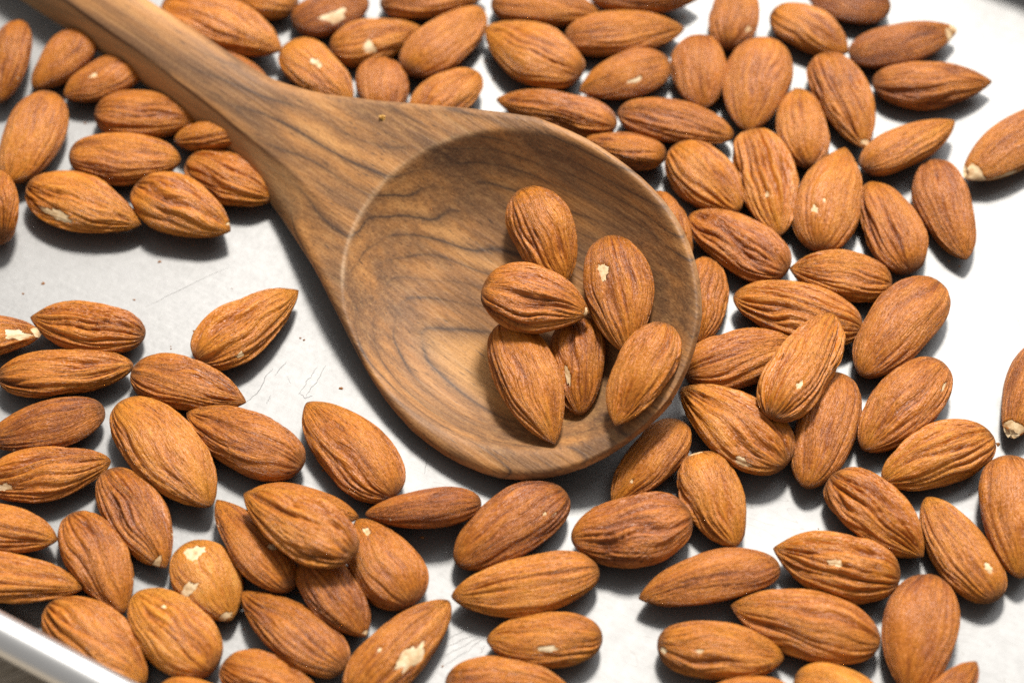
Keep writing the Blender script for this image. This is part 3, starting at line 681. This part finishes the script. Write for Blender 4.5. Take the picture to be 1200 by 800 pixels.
def build_almond(seed, pos, rot, dim, wr, tone, cut, lens, patches, label):
    if lens: LENS[seed] = lens
    L, w, t = (d / 1000 for d in dim)
    th = np.linspace(0, 2 * math.pi, NTH + 1)[:-1]
    sg = (1 - np.cos(np.linspace(.02, math.pi - .02, NS))) / 2
    TH, S = np.meshgrid(th, sg)
    if cut:
        sc = cut[0] - cut[1] * .22 * np.sin(TH) + .012 * np.sin(TH * 3 + seed) + .006 * np.sin(TH * 7 + 2 * seed)
        S = S * sc
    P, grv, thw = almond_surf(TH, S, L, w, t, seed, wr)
    flakes = []
    for k, (t0, s0, hl, hw) in enumerate(patches):       # skin flaked off: the flesh lies a little below the skin
        e = 1e-3
        p0, px, py = (almond_surf(np.array([a_]), np.array([b_]), L, w, t, seed, 0)[0][0] for a_, b_ in ((t0, s0), (t0, s0 + e), (t0 + e, s0)))
        hl, hw = hl * .9, hw * .9
        ds, dt = e / np.linalg.norm(px - p0) / 2000 * hl, e / np.linalg.norm(py - p0) / 2000 * hw      # half sizes in s and theta

        def edge(ang, k=k):
            c_, s_ = np.cos(ang), np.sin(ang)
            q_ = 1 + .55 * noise3(c_ * 1.1 + seed, s_ * 1.1 + k * 3.7, c_ * 0 + .5) + .30 * noise3(c_ * 3.1 + seed, s_ * 3.1, c_ * 0 + k + .5) \
                + .16 * noise3(c_ * 7 + seed, s_ * 7, c_ * 0 + k + 2.5)
            return np.clip(q_, .45, 1.6)
        dth = (TH - t0 + math.pi) % (2 * math.pi) - math.pi
        a_, b_ = dth / dt, (S - s0) / ds
        rad = np.hypot(a_, b_) / edge(np.arctan2(a_, b_))
        pn = np.stack([np.zeros_like(TH), np.cos(TH) * t, np.sin(TH) * w], -1); pn /= np.linalg.norm(pn, axis=-1)[..., None]
        P = P - pn * (.00034 * sstep(1.10, .92, rad))[..., None]
        flakes.append((t0, s0, dt, ds, edge))
    V = P.reshape(-1, 3)
    F = [tuple(f) for f in ring_faces(NS, NTH)[:, ::-1]]
    F.append(tuple(range(NTH)))
    if not cut: F.append(tuple((NS - 1) * NTH + i for i in range(NTH))[::-1])
    o = mesh('almond', V, F, M_SKIN)
    off = _shape_of(seed)['off']
    fib = np.stack([np.cos(thw) + off[0], np.sin(thw) + off[1], S * 1.6 + off[2]], -1).reshape(-1)
    at = o.data.attributes.new('fiber', 'FLOAT_VECTOR', 'POINT'); at.data.foreach_set('vector', fib.astype(np.float32))
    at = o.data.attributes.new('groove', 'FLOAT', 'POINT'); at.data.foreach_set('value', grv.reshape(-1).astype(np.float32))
    at = o.data.attributes.new('along', 'FLOAT', 'POINT'); at.data.foreach_set('value', S.reshape(-1).astype(np.float32))
    o.matrix_world = Matrix.Translation([p / 1000 for p in pos]) @ Matrix(rot_matrix(*rot).tolist()).to_4x4()
    o['tone'] = float(tone)
    tag(o, label, 'almond', 'almonds in the wooden spoon' if seed > 200 else 'almonds scattered on the baking tray')
    if cut:                                              # torn end: a rough cream face closing the skin
        loop = P[-1]; cen = loop.mean(0)
        rings = []
        for k in range(9):
            q = 1 - k / 9
            R = cen + (loop - cen) * q
            bump = .0003 * (1 - q) ** .5 + .0009 * noise3(R[:, 1] * 330 + seed, R[:, 2] * 330, R[:, 0] * 0 + .5) * (1 - q ** 4)
            R = R + np.array([1, 0, 0]) * bump[:, None]
            rings.append(R)
        Vc = np.concatenate(rings + [cen[None] + [[.0004, 0, 0]]])
        Fc = [tuple(f) for f in ring_faces(9, NTH)[:, ::-1]] + [(8 * NTH + (i + 1) % NTH, 8 * NTH + i, 9 * NTH)[::-1] for i in range(NTH)]
        mesh('broken_face', Vc, Fc, M_FLESH, o)
    for t0, s0, dt, ds, edge in flakes:
        na, nr = 60, 9
        ang = np.linspace(0, 2 * math.pi, na + 1)[:-1]
        q = np.linspace(1.03, .04, nr)[:, None]
        Ta = t0 + np.sin(ang) * edge(ang) * q * dt
        Sa = np.clip(s0 + np.cos(ang) * edge(ang) * q * ds, .01, .99)
        pb, _, _ = almond_surf(Ta, Sa, L, w, t, seed, wr * .2)
        pn = np.stack([np.zeros_like(Ta), np.cos(Ta) * t, np.sin(Ta) * w], -1); pn /= np.linalg.norm(pn, axis=-1)[..., None]
        pb = pb - pn * (.00013 + .00006 * noise3(pb[..., 0] * 900, pb[..., 1] * 900, pb[..., 2] * 900))[..., None]
        Vp = pb.reshape(-1, 3)
        Fp = [tuple(f) for f in ring_faces(nr, na)] + [tuple((nr - 1) * na + i for i in range(na))]
        mesh('bare_patch', Vp, Fp, M_FLESH, o)
    return o


for a in ALMONDS:
    build_almond(*a)

# ------------------------------------------------------------ a crumb on the spoon's edge
rc = np.random.RandomState(3)
cv, cf = [], []
TH, S = np.meshgrid(np.linspace(0, 2 * math.pi, 11)[:-1], np.linspace(.1, math.pi - .1, 7))
P = np.stack([np.cos(TH) * np.sin(S) * .00085, np.sin(TH) * np.sin(S) * .0004, np.cos(S) * .00035], -1) * (1 + .3 * rc.normal(size=TH.shape)[..., None])
crumb = mesh('almond_crumb', P.reshape(-1, 3), [tuple(f) for f in ring_faces(7, 10)] + [tuple(range(10))[::-1], tuple(60 + i for i in range(10))], M_CRUMB, smooth=False)
lx, ly = -.0425, .0122
lz = float(spoon_z(np.array([lx]), np.array([ly]))[0][0])
crumb.location = SP_R @ np.array([lx, ly, lz + .0002]) + SP_O
crumb.rotation_euler = (0, .25, math.radians(-20))
tag(crumb, "tiny golden crumb on the spoon's upper edge at the neck", 'crumb')

# ------------------------------------------------------------ skin flakes and dust shed by the nuts, lying on the tray
M_FLAKE = flat_dark('skin_flake', (.33, .13, .03), .6)
rf = np.random.RandomState(11)
fv, ff = [], []
cen = np.array([a[1][:2] for a in ALMONDS if a[0] < 200]) / 1000
for k in range(260):
    c = cen[rf.randint(len(cen))] + rf.normal(0, .0095, 2)
    r0 = .00010 + .00028 * rf.rand() ** 2.5
    n0 = sum(len(x) for x in fv); m = 6
    an = np.linspace(0, 2 * math.pi, m + 1)[:-1] + rf.rand()
    rr = r0 * rf.uniform(.6, 1.4, m)
    ring = np.column_stack([c[0] + rr * np.cos(an) * 1.3, c[1] + rr * np.sin(an), np.full(m, .00004)])
    fv.append(np.concatenate([ring, [[c[0], c[1], .00004 + r0 * .7]]]))
    ff += [(n0 + i, n0 + (i + 1) % m, n0 + m) for i in range(m)]
flakes = mesh('skin_flakes', np.concatenate(fv), ff, M_FLAKE, smooth=False)
flakes['kind'] = 'stuff'
flakes['label'] = "tiny brown flakes of almond skin scattered on the tray between the nuts"
